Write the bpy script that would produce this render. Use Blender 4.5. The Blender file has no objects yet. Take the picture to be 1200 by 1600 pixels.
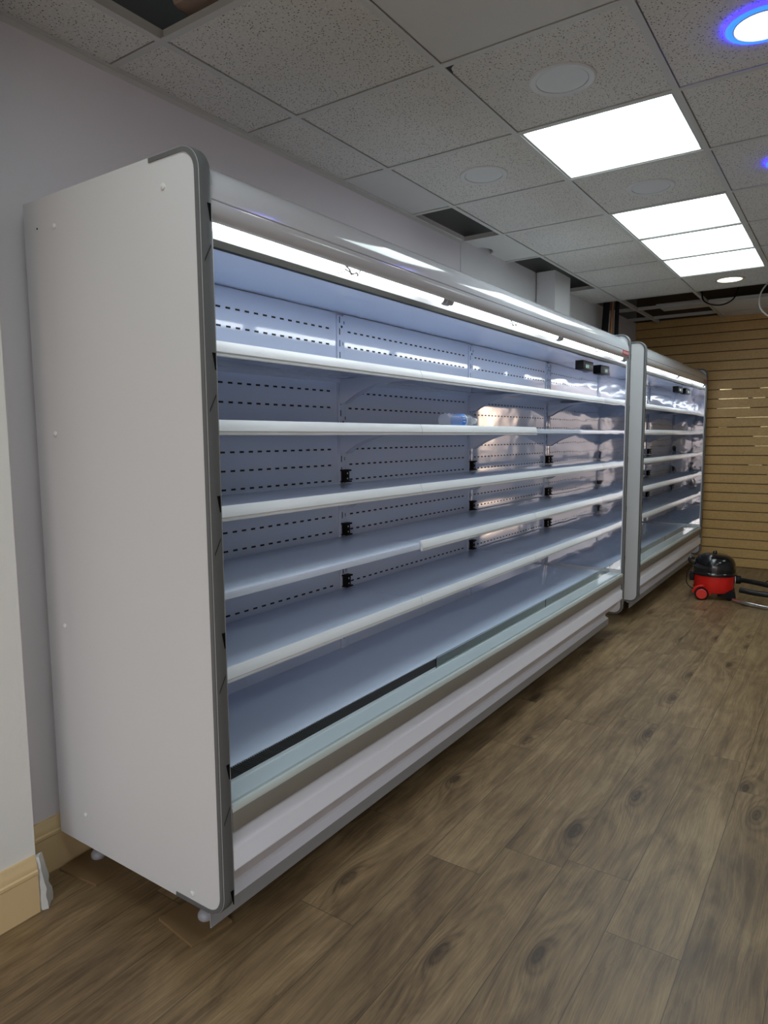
import bpy, bmesh, math, random
from mathutils import Vector, Matrix
random.seed(7)
sc = bpy.context.scene
COL = sc.collection

# ------------------------------------------------------------------ camera
cam_d = bpy.data.cameras.new('camera')
cam = bpy.data.objects.new('camera', cam_d); COL.objects.link(cam)
cam_d.sensor_fit = 'VERTICAL'; cam_d.sensor_height = 36.0
cam_d.lens = 1072.9 / 1600 * 36.0
cam_d.clip_start = 0.02
YAW, PITCH, ROLL = .59955, -.106746, -.008042
CZ = 1.336
fw = Vector((-math.sin(YAW)*math.cos(PITCH), math.cos(YAW)*math.cos(PITCH), math.sin(PITCH)))
rt = Vector((math.cos(YAW), math.sin(YAW), 0)); up = rt.cross(fw)
r2 = math.cos(ROLL)*rt + math.sin(ROLL)*up; u2 = -math.sin(ROLL)*rt + math.cos(ROLL)*up
mw = Matrix((r2, u2, -fw)).transposed().to_4x4(); mw.translation = (0, 0, CZ)
cam.matrix_world = mw
sc.camera = cam

# ------------------------------------------------------------------ light and exposure
LED_PANEL = 2.6        # ceiling panels
TUBE = 4.0             # tubes inside the cabinets
SKY = 1.7              # daylight through the shop window
sc.view_settings.view_transform = 'Standard'; sc.view_settings.look = 'None'
sc.view_settings.gamma = 1.0; sc.view_settings.use_curve_mapping = False
sc.view_settings.exposure = 1.22
world = bpy.data.worlds.new('world'); sc.world = world; world.use_nodes = True
wn = world.node_tree; wn.nodes.clear()
wo = wn.nodes.new('ShaderNodeOutputWorld'); wb = wn.nodes.new('ShaderNodeBackground')
wt = wn.nodes.new('ShaderNodeTexCoord'); ws = wn.nodes.new('ShaderNodeSeparateXYZ')
wr = wn.nodes.new('ShaderNodeValToRGB'); wno = wn.nodes.new('ShaderNodeTexNoise')
wno.inputs['Scale'].default_value = 5; wno.inputs['Detail'].default_value = 6
wa = wn.nodes.new('ShaderNodeMath'); wa.operation = 'MULTIPLY_ADD'
wa.inputs[1].default_value = .35
wn.links.new(wt.outputs['Generated'], ws.inputs[0]); wn.links.new(wt.outputs['Generated'], wno.inputs['Vector'])
wn.links.new(wno.outputs['Fac'], wa.inputs[0]); wn.links.new(ws.outputs['Z'], wa.inputs[2])
e = wr.color_ramp.elements
e[0].position = .02; e[0].color = (.16, .13, .11, 1)
e[1].position = .34; e[1].color = (.80, .77, .80, 1)
e.new(.14).color = (.38, .31, .28, 1); e.new(.24).color = (.72, .60, .54, 1); e.new(.75).color = (.85, .95, 1.1, 1)
wn.links.new(wa.outputs[0], wr.inputs[0]); # low warm glow in the evening sky beyond the shop door
wd = wn.nodes.new('ShaderNodeVectorMath'); wd.operation = 'DOT_PRODUCT'
wd.inputs[1].default_value = Vector((.515, -1.0, .03)).normalized()
wn.links.new(wt.outputs['Generated'], wd.inputs[0])
g1 = wn.nodes.new('ShaderNodeMath'); g1.operation = 'MULTIPLY_ADD'; g1.inputs[1].default_value = 1700.0; g1.inputs[2].default_value = -1700.0
g2 = wn.nodes.new('ShaderNodeMath'); g2.operation = 'EXPONENT'
wn.links.new(wd.outputs['Value'], g1.inputs[0]); wn.links.new(g1.outputs[0], g2.inputs[0])
gm_ = wn.nodes.new('ShaderNodeMix'); gm_.data_type = 'RGBA'; gm_.blend_type = 'ADD'; gm_.clamp_result = False
gc = wn.nodes.new('ShaderNodeVectorMath'); gc.operation = 'SCALE'; gc.inputs[0].default_value = (6.0, 4.3, 3.0)
wn.links.new(g2.outputs[0], gc.inputs['Scale'])
gm_.inputs[0].default_value = 1.0
wn.links.new(wr.outputs[0], gm_.inputs[6]); wn.links.new(gc.outputs[0], gm_.inputs[7])
wn.links.new(gm_.outputs[2], wb.inputs[0])
wb.inputs[1].default_value = SKY
wn.links.new(wb.outputs[0], wo.inputs[0])

# ------------------------------------------------------------------ materials
def nm(name):
    m = bpy.data.materials.new(name); m.use_nodes = True
    nt = m.node_tree
    return m, nt, nt.nodes['Principled BSDF']
def lk(nt, a, b): nt.links.new(a, b)
def pm(name, col, rough=.5, metal=0, spec=.5, coat=0, bump=None, emit=None, es=0, trans=0, alpha=1):
    m, nt, b = nm(name)
    b.inputs['Base Color'].default_value = (*col, 1)
    b.inputs['Roughness'].default_value = rough
    b.inputs['Metallic'].default_value = metal
    b.inputs['Specular IOR Level'].default_value = spec
    b.inputs['Coat Weight'].default_value = coat
    b.inputs['Coat Roughness'].default_value = .05
    b.inputs['Transmission Weight'].default_value = trans
    b.inputs['Alpha'].default_value = alpha
    if emit:
        b.inputs['Emission Color'].default_value = (*emit, 1); b.inputs['Emission Strength'].default_value = es
    if bump:   # (scale, strength, distance, xyz stretch)
        tc = nt.nodes.new('ShaderNodeTexCoord'); mp = nt.nodes.new('ShaderNodeMapping'); n = nt.nodes.new('ShaderNodeTexNoise')
        mp.inputs['Scale'].default_value = bump[3] if len(bump) > 3 else (1, 1, 1)
        n.inputs['Scale'].default_value = bump[0]; n.inputs['Detail'].default_value = bump[4] if len(bump) > 4 else 3
        bp = nt.nodes.new('ShaderNodeBump'); bp.inputs['Strength'].default_value = bump[1]; bp.inputs['Distance'].default_value = bump[2]
        lk(nt, tc.outputs['Object'], mp.inputs[0]); lk(nt, mp.outputs[0], n.inputs['Vector'])
        lk(nt, n.outputs['Fac'], bp.inputs['Height']); lk(nt, bp.outputs[0], b.inputs['Normal'])
    return m
def ramp(nt, fac, stops):
    r = nt.nodes.new('ShaderNodeValToRGB'); el = r.color_ramp.elements
    el[0].position, el[0].color = stops[0][0], (*stops[0][1], 1)
    el[1].position, el[1].color = stops[-1][0], (*stops[-1][1], 1)
    for p, c in stops[1:-1]: el.new(p).color = (*c, 1)
    lk(nt, fac, r.inputs[0]); return r.outputs[0]
def mth(nt, op, a, b=None, c=None):
    n = nt.nodes.new('ShaderNodeMath'); n.operation = op
    for i, v in enumerate((a, b, c)):
        if v is None: continue
        if isinstance(v, (int, float)): n.inputs[i].default_value = v
        else: lk(nt, v, n.inputs[i])
    return n.outputs[0]

M = {}
M['side_white'] = pm('case_side_white', (.67, .67, .69), .42, bump=(60, .03, .001))
M['case_white'] = pm('case_white_lacquer', (.76, .75, .81), .30, bump=(50, .03, .001))
M['canopy'] = pm('canopy_gloss_white', (.66, .67, .72), .12, coat=.5)
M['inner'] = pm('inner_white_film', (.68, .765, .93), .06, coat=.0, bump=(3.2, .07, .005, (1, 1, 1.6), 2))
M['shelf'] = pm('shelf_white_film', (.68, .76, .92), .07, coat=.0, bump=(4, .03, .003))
M['strip'] = pm('price_rail_plastic', (.80, .84, .88), .30)
M['lip'] = pm('shelf_bare_front', (.62, .63, .66), .35)
M['trim'] = pm('grey_trim_film', (.125, .13, .133), .36, spec=.35, bump=(14, .06, .004))
M['mark'] = pm('film_print_black', (.004, .004, .005), .7, spec=.1)
M['mark_grey'] = pm('film_print_grey', (.012, .012, .013), .7, spec=.1)
M['slot'] = pm('slot_dark', (.012, .013, .018), .6)
M['black'] = pm('black_plastic', (.008, .008, .009), .6, spec=.2)
M['dot'] = pm('screw_bright', (.7, .7, .68), .3)
M['bumper'] = pm('bumper_taupe', (.27, .26, .23), .45)
M['bumper_top'] = pm('bumper_pale_edge', (.52, .57, .55), .25)
M['ledge'] = pm('front_ledge_pale', (.55, .63, .66), .16, coat=.4)
M['grey_edge'] = pm('kick_grey_film', (.30, .30, .31), .4)
M['outlet'] = pm('air_outlet_dark', (.016, .0155, .013), .6, spec=.2)
M['reflector'] = pm('lamp_reflector_white', (.85, .86, .88), .25)
M['tube'] = pm('lamp_tube_glow', (.9, .9, .9), .4, emit=(.95, 1.0, 1.0), es=TUBE)
M['socket'] = pm('lamp_socket_grey', (.36, .36, .39), .4)
M['chrome'] = pm('polished_metal', (.75, .75, .74), .12, metal=1)
M['mirror'] = pm('mirror_polished_film', (.84, .85, .88), .045, metal=1, bump=(8, .15, .008, (1, 1, 1), 2))
M['glass'] = pm('clear_acrylic', (.85, .95, .92), .03, trans=1, spec=.5)
M['red'] = pm('vacuum_red', (.75, .018, .012), .35)
M['red_hub'] = pm('vacuum_hub_red', (.75, .035, .02), .4)
M['vac_black'] = pm('vacuum_black_gloss', (.006, .006, .007), .16, coat=.3)
M['hose'] = pm('hose_black', (.010, .010, .011), .4)
M['white'] = pm('plain_white', (.75, .75, .75), .5)
M['wood_pale'] = pm('batten_wood', (.70, .52, .43), .6, bump=(20, .2, .002, (1, .1, 1)))
M['card'] = pm('brown_card', (.19, .115, .048), .85, bump=(60, .2, .001))
M['copper'] = pm('copper_pipe', (.5, .22, .10), .35, metal=.7)
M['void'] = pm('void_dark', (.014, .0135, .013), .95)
M['steel_dark'] = pm('dark_steel', (.06, .06, .06), .5)
M['badge'] = pm('badge_red', (.45, .035, .05), .35)
M['badge_white'] = pm('badge_white_print', (.75, .6, .62), .4)
M['digit'] = pm('display_digit_green', (.01, .05, .04), .4, emit=(.05, .5, .35), es=.12)
M['bottle'] = pm('bottle_clear', (.85, .9, 1.0), .06, alpha=.22)
M['label_blue'] = pm('bottle_label_blue', (.03, .22, .75), .35)
M['led'] = pm('led_diffuser_lit', (.8, .8, .8), .5, emit=(.83, .975, 1.0), es=LED_PANEL)
M['led_frame'] = pm('led_frame_white', (.55, .55, .53), .4)
M['down_white'] = pm('downlight_lit_white', (.9, .9, .9), .5, emit=(1, .98, 1.0), es=4.0)
M['down_warm'] = pm('downlight_lit_warm', (.9, .9, .85), .5, emit=(1, .95, .70), es=1.6)
M['down_off'] = pm('downlight_unlit', (.66, .655, .64), .35)
M['down_rim'] = pm('downlight_rim', (.55, .54, .52), .45)
M['blue_face'] = pm('downlight_blue_face', (.1, .2, .8), .4, emit=(.03, .22, 1.0), es=.6)
M['blue_edge'] = pm('downlight_blue_edge', (.1, .1, .8), .4, emit=(.010, .006, 1.0), es=6.0)
M['grid'] = pm('ceiling_bar', (.62, .61, .58), .5)
M['plain_tile'] = pm('ceiling_tile_plain', (.66, .645, .615), .8, bump=(40, .06, .002))
M['cream'] = pm('skirting_cream', (.76, .57, .31), .45, bump=(9, .1, .002, (6, .5, 6)))

def wall_mat(name, col, b=.25):
    m, nt, p = nm(name)
    tc = nt.nodes.new('ShaderNodeTexCoord')
    n1 = nt.nodes.new('ShaderNodeTexNoise'); n1.inputs['Scale'].default_value = 1.3; n1.inputs['Detail'].default_value = 3
    n2 = nt.nodes.new('ShaderNodeTexNoise'); n2.inputs['Scale'].default_value = 9; n2.inputs['Detail'].default_value = 5; n2.inputs['Distortion'].default_value = 2.2
    lk(nt, tc.outputs['Object'], n1.inputs['Vector']); lk(nt, tc.outputs['Object'], n2.inputs['Vector'])
    c = ramp(nt, n1.outputs['Fac'], [(.3, tuple(v*.95 for v in col)), (.7, col)])
    lk(nt, c, p.inputs['Base Color']); p.inputs['Roughness'].default_value = .75
    bp = nt.nodes.new('ShaderNodeBump'); bp.inputs['Strength'].default_value = b; bp.inputs['Distance'].default_value = .004
    lk(nt, n2.outputs['Fac'], bp.inputs['Height']); lk(nt, bp.outputs[0], p.inputs['Normal'])
    return m
M['wall'] = wall_mat('wall_paint_lavender', (.78, .735, .76), .12)
M['pier'] = wall_mat('pier_paint_white', (.85, .85, .82), .6)
M['boxing'] = wall_mat('boxing_paint', (.70, .69, .70), .1)
M['shaded_wall'] = wall_mat('upper_wall_void_shade', (.16, .155, .145), .5)  # wall above the ceiling, shade of the void put into a darker colour
M['plaster'] = wall_mat('raw_plaster', (.68, .68, .65), 1.0)

def tile_mat():
    m, nt, p = nm('ceiling_tile_fissured')
    tc = nt.nodes.new('ShaderNodeTexCoord')
    n = nt.nodes.new('ShaderNodeTexNoise'); n.inputs['Scale'].default_value = 120; n.inputs['Detail'].default_value = 3; n.inputs['Roughness'].default_value = .6
    n2 = nt.nodes.new('ShaderNodeTexNoise'); n2.inputs['Scale'].default_value = 1.2
    v = nt.nodes.new('ShaderNodeTexVoronoi'); v.inputs['Scale'].default_value = 105
    for q in (n, n2, v): lk(nt, tc.outputs['Object'], q.inputs['Vector'])
    spots = mth(nt, 'LESS_THAN', v.outputs['Distance'], .27)
    keep = mth(nt, 'GREATER_THAN', n.outputs['Fac'], .47)
    s = mth(nt, 'MULTIPLY', spots, keep)
    c = ramp(nt, n2.outputs['Fac'], [(.35, (.68, .655, .61)), (.65, (.74, .715, .67))])
    fine = mth(nt, 'MULTIPLY_ADD', n.outputs['Fac'], .5, .75)
    mx = nt.nodes.new('ShaderNodeMix'); mx.data_type = 'RGBA'; mx.blend_type = 'MULTIPLY'; mx.inputs[0].default_value = 1
    lk(nt, c, mx.inputs[6]); lk(nt, fine, mx.inputs[7])
    mx2 = nt.nodes.new('ShaderNodeMix'); mx2.data_type = 'RGBA'
    lk(nt, s, mx2.inputs[0]); lk(nt, mx.outputs[2], mx2.inputs[6]); mx2.inputs[7].default_value = (.17, .15, .13, 1)
    lk(nt, mx2.outputs[2], p.inputs['Base Color']); p.inputs['Roughness'].default_value = .9
    bp = nt.nodes.new('ShaderNodeBump'); bp.inputs['Strength'].default_value = .5; bp.inputs['Distance'].default_value = .002; bp.invert = True
    lk(nt, s, bp.inputs['Height']); lk(nt, bp.outputs[0], p.inputs['Normal'])
    return m
M['tile'] = tile_mat()

def slat_mat():
    m, nt, p = nm('slatwall_board')
    tc = nt.nodes.new('ShaderNodeTexCoord')
    n = nt.nodes.new('ShaderNodeTexNoise'); n.inputs['Scale'].default_value = 70; n.inputs['Detail'].default_value = 4
    n2 = nt.nodes.new('ShaderNodeTexNoise'); n2.inputs['Scale'].default_value = 2.5; n2.inputs['Detail'].default_value = 4
    for q in (n, n2): lk(nt, tc.outputs['Object'], q.inputs['Vector'])
    a = mth(nt, 'MULTIPLY_ADD', n.outputs['Fac'], .6, mth(nt, 'MULTIPLY', n2.outputs['Fac'], .4))
    c = ramp(nt, a, [(.3, (.48, .295, .100)), (.7, (.62, .405, .160))])
    lk(nt, c, p.inputs['Base Color']); p.inputs['Roughness'].default_value = .42
    return m
M['slat'] = slat_mat()
M['groove'] = pm('slatwall_groove', (.10, .06, .03), .7)
M['brass'] = pm('groove_insert_metal', (.85, .70, .40), .2, metal=1)

def floor_mat():
    m, nt, p = nm('laminate_oak_planks')
    W, L, X0 = .1935, 1.285, -.49
    tc = nt.nodes.new('ShaderNodeTexCoord'); s = nt.nodes.new('ShaderNodeSeparateXYZ'); lk(nt, tc.outputs['Object'], s.inputs[0])
    u = mth(nt, 'DIVIDE', mth(nt, 'SUBTRACT', s.outputs['X'], X0), W)
    row = mth(nt, 'FLOOR', u); fu = mth(nt, 'FRACT', u)
    # plank end joints: row 0 ends at y=1.765, row -1 at y=2.017; the others step along
    ro = mth(nt, 'FRACT', mth(nt, 'MULTIPLY', mth(nt, 'SINE', mth(nt, 'MULTIPLY', row, 12.9898)), 437.585))
    isr = mth(nt, 'COMPARE', row, -1.0, .1)
    ro = mth(nt, 'ADD', mth(nt, 'MULTIPLY', ro, mth(nt, 'SUBTRACT', 1.0, isr)), mth(nt, 'MULTIPLY', isr, .196))
    v = mth(nt, 'SUBTRACT', mth(nt, 'DIVIDE', mth(nt, 'SUBTRACT', s.outputs['Y'], 1.765), L), ro)
    colm = mth(nt, 'FLOOR', v); fv = mth(nt, 'FRACT', v)
    idv = nt.nodes.new('ShaderNodeCombineXYZ'); lk(nt, row, idv.inputs[0]); lk(nt, colm, idv.inputs[1])
    wn_ = nt.nodes.new('ShaderNodeTexWhiteNoise'); wn_.noise_dimensions = '3D'; lk(nt, idv.outputs[0], wn_.inputs['Vector'])
    off = nt.nodes.new('ShaderNodeVectorMath'); off.operation = 'MULTIPLY_ADD'
    lk(nt, wn_.outputs['Color'], off.inputs[0]); off.inputs[1].default_value = (11, 17, 9); lk(nt, tc.outputs['Object'], off.inputs[2])
    flow_in = off.outputs[0]
    def noise(scale, xyz, det=3, dist=0.0, rough=.5, src=None):
        mp = nt.nodes.new('ShaderNodeMapping'); mp.inputs['Scale'].default_value = xyz; lk(nt, src or off.outputs[0], mp.inputs[0])
        n = nt.nodes.new('ShaderNodeTexNoise'); n.inputs['Scale'].default_value = scale; n.inputs['Detail'].default_value = det
        n.inputs['Distortion'].default_value = dist; n.inputs['Roughness'].default_value = rough
        lk(nt, mp.outputs[0], n.inputs['Vector']); return n.outputs['Fac']
    low = noise(1.0, (5, .75, 1), 2)
    mpv = nt.nodes.new('ShaderNodeMapping'); mpv.inputs['Scale'].default_value = (5.2, 1.7, 1); lk(nt, off.outputs[0], mpv.inputs[0])
    vo = nt.nodes.new('ShaderNodeTexVoronoi'); vo.voronoi_dimensions = '2D'; vo.inputs['Scale'].default_value = 1.0; lk(nt, mpv.outputs[0], vo.inputs['Vector'])
    d = vo.outputs['Distance']
    knot = mth(nt, 'EXPONENT', mth(nt, 'MULTIPLY', mth(nt, 'MULTIPLY', d, d), -110.0))
    ring = mth(nt, 'EXPONENT', mth(nt, 'MULTIPLY', d, -4.5))
    vc = nt.nodes.new('ShaderNodeSeparateColor'); lk(nt, vo.outputs['Color'], vc.inputs[0])
    on = mth(nt, 'GREATER_THAN', vc.outputs[0], .60)
    knot = mth(nt, 'MULTIPLY', knot, on)
    warp = noise(1.0, (6, 2.4, 1), 3)
    wx = mth(nt, 'MULTIPLY_ADD', mth(nt, 'SUBTRACT', warp, .5), .042, mth(nt, 'MULTIPLY', mth(nt, 'MULTIPLY', ring, on), .05))
    wc = nt.nodes.new('ShaderNodeCombineXYZ'); lk(nt, wx, wc.inputs[0])
    wv = nt.nodes.new('ShaderNodeVectorMath'); wv.operation = 'ADD'; lk(nt, off.outputs[0], wv.inputs[0]); lk(nt, wc.outputs[0], wv.inputs[1])
    blotch = noise(1.0, (9, 3.0, 1), 5, .8, .6)
    fine = noise(1.0, (210, 6, 1), 5, 0, .72, wv.outputs[0])
    streak = noise(1.0, (40, 1.5, 1), 5, 0, .6, wv.outputs[0])
    so = nt.nodes.new('ShaderNodeSeparateXYZ'); lk(nt, off.outputs[0], so.inputs[0])
    ph = mth(nt, 'MULTIPLY_ADD', low, 46.0, mth(nt, 'MULTIPLY_ADD', so.outputs['X'], 150.0, mth(nt, 'MULTIPLY', mth(nt, 'MULTIPLY', ring, on), 34.0)))
    wav = mth(nt, 'MULTIPLY_ADD', mth(nt, 'SINE', ph), .5, .5)
    wav = mth(nt, 'POWER', wav, 2.2)
    t = mth(nt, 'MULTIPLY_ADD', fine, .46, mth(nt, 'MULTIPLY_ADD', streak, .34, mth(nt, 'MULTIPLY_ADD', blotch, .52, -.16)))
    t = mth(nt, 'SUBTRACT', t, mth(nt, 'MULTIPLY', wav, mth(nt, 'MULTIPLY_ADD', mth(nt, 'MULTIPLY', ring, on), .11, .022)))
    t = mth(nt, 'MULTIPLY_ADD', mth(nt, 'SUBTRACT', wn_.outputs['Value'], .5), .07, t)
    t = mth(nt, 'SUBTRACT', t, mth(nt, 'MULTIPLY', knot, .24))
    c = ramp(nt, t, [(.22, (.052, .031, .015)), (.38, (.132, .083, .041)), (.50, (.220, .144, .072)), (.66, (.350, .243, .128))])
    # joints
    eu = mth(nt, 'MULTIPLY', mth(nt, 'MINIMUM', fu, mth(nt, 'SUBTRACT', 1.0, fu)), W)
    ev = mth(nt, 'MULTIPLY', mth(nt, 'MINIMUM', fv, mth(nt, 'SUBTRACT', 1.0, fv)), L)
    edge = mth(nt, 'LESS_THAN', mth(nt, 'MINIMUM', eu, ev), .0011)
    mx = nt.nodes.new('ShaderNodeMix'); mx.data_type = 'RGBA'
    lk(nt, mth(nt, 'MULTIPLY', edge, .75), mx.inputs[0]); lk(nt, c, mx.inputs[6]); mx.inputs[7].default_value = (.035, .024, .014, 1)
    lk(nt, mx.outputs[2], p.inputs['Base Color'])
    rg = mth(nt, 'MULTIPLY_ADD', fine, .18, .33); lk(nt, rg, p.inputs['Roughness'])
    bp = nt.nodes.new('ShaderNodeBump'); bp.inputs['Strength'].default_value = .25; bp.inputs['Distance'].default_value = .001
    lk(nt, mth(nt, 'SUBTRACT', t, edge), bp.inputs['Height']); lk(nt, bp.outputs[0], p.inputs['Normal'])
    return m
M['floor'] = floor_mat()

# ------------------------------------------------------------------ mesh helpers
class MB:
    """collects shapes into ONE mesh"""
    def __init__(s): s.bm = bmesh.new(); s.mi = 0
    def mat(s, i): s.mi = i; return s
    def _tag(s, faces):
        for f in faces: f.material_index = s.mi
    def box(s, x0, x1, y0, y1, z0, z1, bev=0, seg=2):
        r = bmesh.ops.create_cube(s.bm, size=1)
        vs = r['verts']
        for v in vs:
            v.co = ((x0+x1)/2 + v.co.x*(x1-x0), (y0+y1)/2 + v.co.y*(y1-y0), (z0+z1)/2 + v.co.z*(z1-z0))
        fs = {f for v in vs for f in v.link_faces}
        s._tag(fs)
        if bev:
            es = list({e_ for f in fs for e_ in f.edges})
            rr = bmesh.ops.bevel(s.bm, geom=es, offset=bev, segments=seg, profile=.5, affect='EDGES')
            s._tag(rr['faces'])
        return s
    def quad(s, pts):
        f = s.bm.faces.new([s.bm.verts.new(p) for p in pts]); f.material_index = s.mi; return s
    def prism_y(s, prof, y0, y1):       # closed x,z outline extruded along y
        a = [s.bm.verts.new((x, y0, z)) for x, z in prof]; b = [s.bm.verts.new((x, y1, z)) for x, z in prof]
        n = len(prof); fs = []
        for i in range(n):
            j = (i+1) % n; fs.append(s.bm.faces.new((a[i], a[j], b[j], b[i])))
        fs.append(s.bm.faces.new(a[::-1])); fs.append(s.bm.faces.new(b))
        s._tag(fs); return s
    def prism_x(s, prof, x0, x1):       # closed y,z outline extruded along x
        a = [s.bm.verts.new((x0, y, z)) for y, z in prof]; b = [s.bm.verts.new((x1, y, z)) for y, z in prof]
        n = len(prof); fs = []
        for i in range(n):
            j = (i+1) % n; fs.append(s.bm.faces.new((a[i], a[j], b[j], b[i])))
        fs.append(s.bm.faces.new(a[::-1])); fs.append(s.bm.faces.new(b))
        s._tag(fs); return s
    def sheet_y(s, line, th, y0, y1):   # folded sheet: x,z polyline with thickness
        pts = [Vector(p) for p in line]; n = len(pts); offs = []
        for i in range(n):
            ds = []
            if i > 0: ds.append((pts[i]-pts[i-1]).normalized())
            if i < n-1: ds.append((pts[i+1]-pts[i]).normalized())
            nn = Vector((0, 0))
            for d in ds: nn += Vector((-d.y, d.x))
            nn.normalize(); k = max(.5, nn.dot(Vector((-ds[0].y, ds[0].x))))
            offs.append(pts[i] + nn*th/k)
        s.prism_y([tuple(p) for p in pts] + [tuple(p) for p in offs[::-1]], y0, y1); return s
    def ring(s, path, rads, seg=12, cap=True):   # tube through points
        P = [Vector(p) for p in path]; n = len(P); R = rads if isinstance(rads, (list, tuple)) else [rads]*n
        prev = None; loops = []
        for i in range(n):
            t = (P[min(i+1, n-1)] - P[max(i-1, 0)]).normalized()
            if prev is None:
                q = Vector((0, 0, 1)) if abs(t.z) < .9 else Vector((1, 0, 0))
                a = t.cross(q).normalized()
            else:
                a = (prev - t*prev.dot(t)).normalized()
            prev = a; b = t.cross(a)
            loops.append([s.bm.verts.new(P[i] + (a*math.cos(2*math.pi*k/seg) + b*math.sin(2*math.pi*k/seg))*R[i]) for k in range(seg)])
        fs = []
        for i in range(n-1):
            for k in range(seg):
                fs.append(s.bm.faces.new((loops[i][k], loops[i][(k+1) % seg], loops[i+1][(k+1) % seg], loops[i+1][k])))
        if cap: fs.append(s.bm.faces.new(loops[0][::-1])); fs.append(s.bm.faces.new(loops[-1]))
        s._tag(fs); return s
    def lathe(s, prof, c=(0, 0, 0), axis='Z', seg=40, sx=1, sy=1, cap=True):   # r,h profile
        loops = []
        for r, h in prof:
            L = []
            for k in range(seg):
                a = 2*math.pi*k/seg; p = (r*math.cos(a)*sx, r*math.sin(a)*sy, h)
                if axis == 'Y': p = (p[0], p[2], p[1])
                if axis == 'X': p = (p[2], p[0], p[1])
                L.append(s.bm.verts.new((c[0]+p[0], c[1]+p[1], c[2]+p[2])))
            loops.append(L)
        fs = []
        for i in range(len(loops)-1):
            for k in range(seg):
                fs.append(s.bm.faces.new((loops[i][k], loops[i][(k+1) % seg], loops[i+1][(k+1) % seg], loops[i+1][k])))
        if cap: fs.append(s.bm.faces.new(loops[0][::-1])); fs.append(s.bm.faces.new(loops[-1]))
        s._tag(fs); return s
    def build(s, name, mats, parent=None, loc=(0, 0, 0), smooth=35):
        bmesh.ops.recalc_face_normals(s.bm, faces=s.bm.faces[:])
        me = bpy.data.meshes.new(name); s.bm.to_mesh(me); s.bm.free()
        if not isinstance(mats, (list, tuple)): mats = [mats]
        for m in mats: me.materials.append(M[m])
        if smooth:
            for p in me.polygons: p.use_smooth = True
            me.set_sharp_from_angle(angle=math.radians(smooth))
        o = bpy.data.objects.new(name, me); COL.objects.link(o); o.location = loc
        if parent: o.parent = parent
        return o
def tag(o, label=None, cat=None, group=None, kind=None):
    if label: o['label'] = label
    if cat: o['category'] = cat
    if group: o['group'] = group
    if kind: o['kind'] = kind
    return o
def thing(name, label, cat, loc=(0, 0, 0), rz=0, group=None):
    o = bpy.data.objects.new(name, None); COL.objects.link(o); o.location = loc; o.rotation_euler = (0, 0, rz)
    o.empty_display_size = .1
    return tag(o, label, cat, group)
def struct(mb, name, mats, smooth=35): return tag(mb.build(name, mats, smooth=smooth), kind='structure')
def copy_to(o, parent, loc):
    c = o.copy(); COL.objects.link(c); c.parent = parent; c.location = loc; return c
def arc(cx, cz, r, a0, a1, n=8):
    return [(cx + r*math.cos(math.radians(a0+(a1-a0)*i/n)), cz + r*math.sin(math.radians(a0+(a1-a0)*i/n))) for i in range(n+1)]

# ------------------------------------------------------------------ room shell
XL, XR, YF, YB, ZC = -2.02, 2.75, -2.6, 7.765, 2.513
ZV = 3.0     # slab above the suspended ceiling
struct(MB().box(XL-.15, XR+.15, YF-.15, YB+.15, -.10, 0), 'floor', 'floor')
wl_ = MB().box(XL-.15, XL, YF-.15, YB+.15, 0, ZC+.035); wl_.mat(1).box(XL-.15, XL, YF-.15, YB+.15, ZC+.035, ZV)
struct(wl_, 'wall_left', ['wall', 'shaded_wall'])
struct(MB().box(XR, XR+.15, YF-.15, YB+.15, 0, ZV), 'wall_right', 'wall')
# front wall with the shop window behind the camera
WX0, WX1, WZ0, WZ1 = -1.25, 1.35, .35, 2.35
DX0, DX1 = 1.62, 2.58     # open shop door beside the window
fwm = MB()
fwm.box(XL, WX0, YF-.15, YF, 0, ZV); fwm.box(WX1, DX0, YF-.15, YF, 0, ZV); fwm.box(DX1, XR, YF-.15, YF, 0, ZV); fwm.box(DX0, DX1, YF-.15, YF, 2.2, ZV)
fwm.box(WX0, WX1, YF-.15, YF, 0, WZ0); fwm.box(WX0, WX1, YF-.15, YF, WZ1, ZV)
struct(fwm, 'wall_front', 'pier')
wf = MB()
for a, b, c, d in ((WX0, WX0+.05, WZ0, WZ1), (WX1-.05, WX1, WZ0, WZ1), (WX0+.05, WX1-.05, WZ0, WZ0+.05), (WX0+.05, WX1-.05, WZ1-.05, WZ1), (.02, .08, WZ0+.05, WZ1-.05)):
    wf.box(a, b, YF-.11, YF-.05, c, d)
win = struct(wf, 'window_1', 'white')
df = MB()
for a, b, c, d in ((DX0, DX0+.05, 0, 2.2), (DX1-.05, DX1, 0, 2.2), (DX0+.05, DX1-.05, 2.15, 2.2)): df.box(a, b, YF-.11, YF-.05, c, d)
struct(df, 'door_1', 'white')
# slab over the ceiling void
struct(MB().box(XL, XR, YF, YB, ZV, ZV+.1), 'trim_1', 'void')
# left pier standing proud of the wall near the camera
struct(MB().box(XL, -1.87, YF, .958, 0, ZC), 'wall_pier', 'pier')
# thicker wall skin beyond y=3.78
struct(MB().box(XL, XL+.005, 3.79, YB, 0, ZC+.03), 'trim_2', 'boxing')
# boxed-in pipe column on the left wall
struct(MB().box(XL+.014, -1.865, 4.96, 5.28, 2.012, ZC+.03), 'trim_3', 'boxing')

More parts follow.
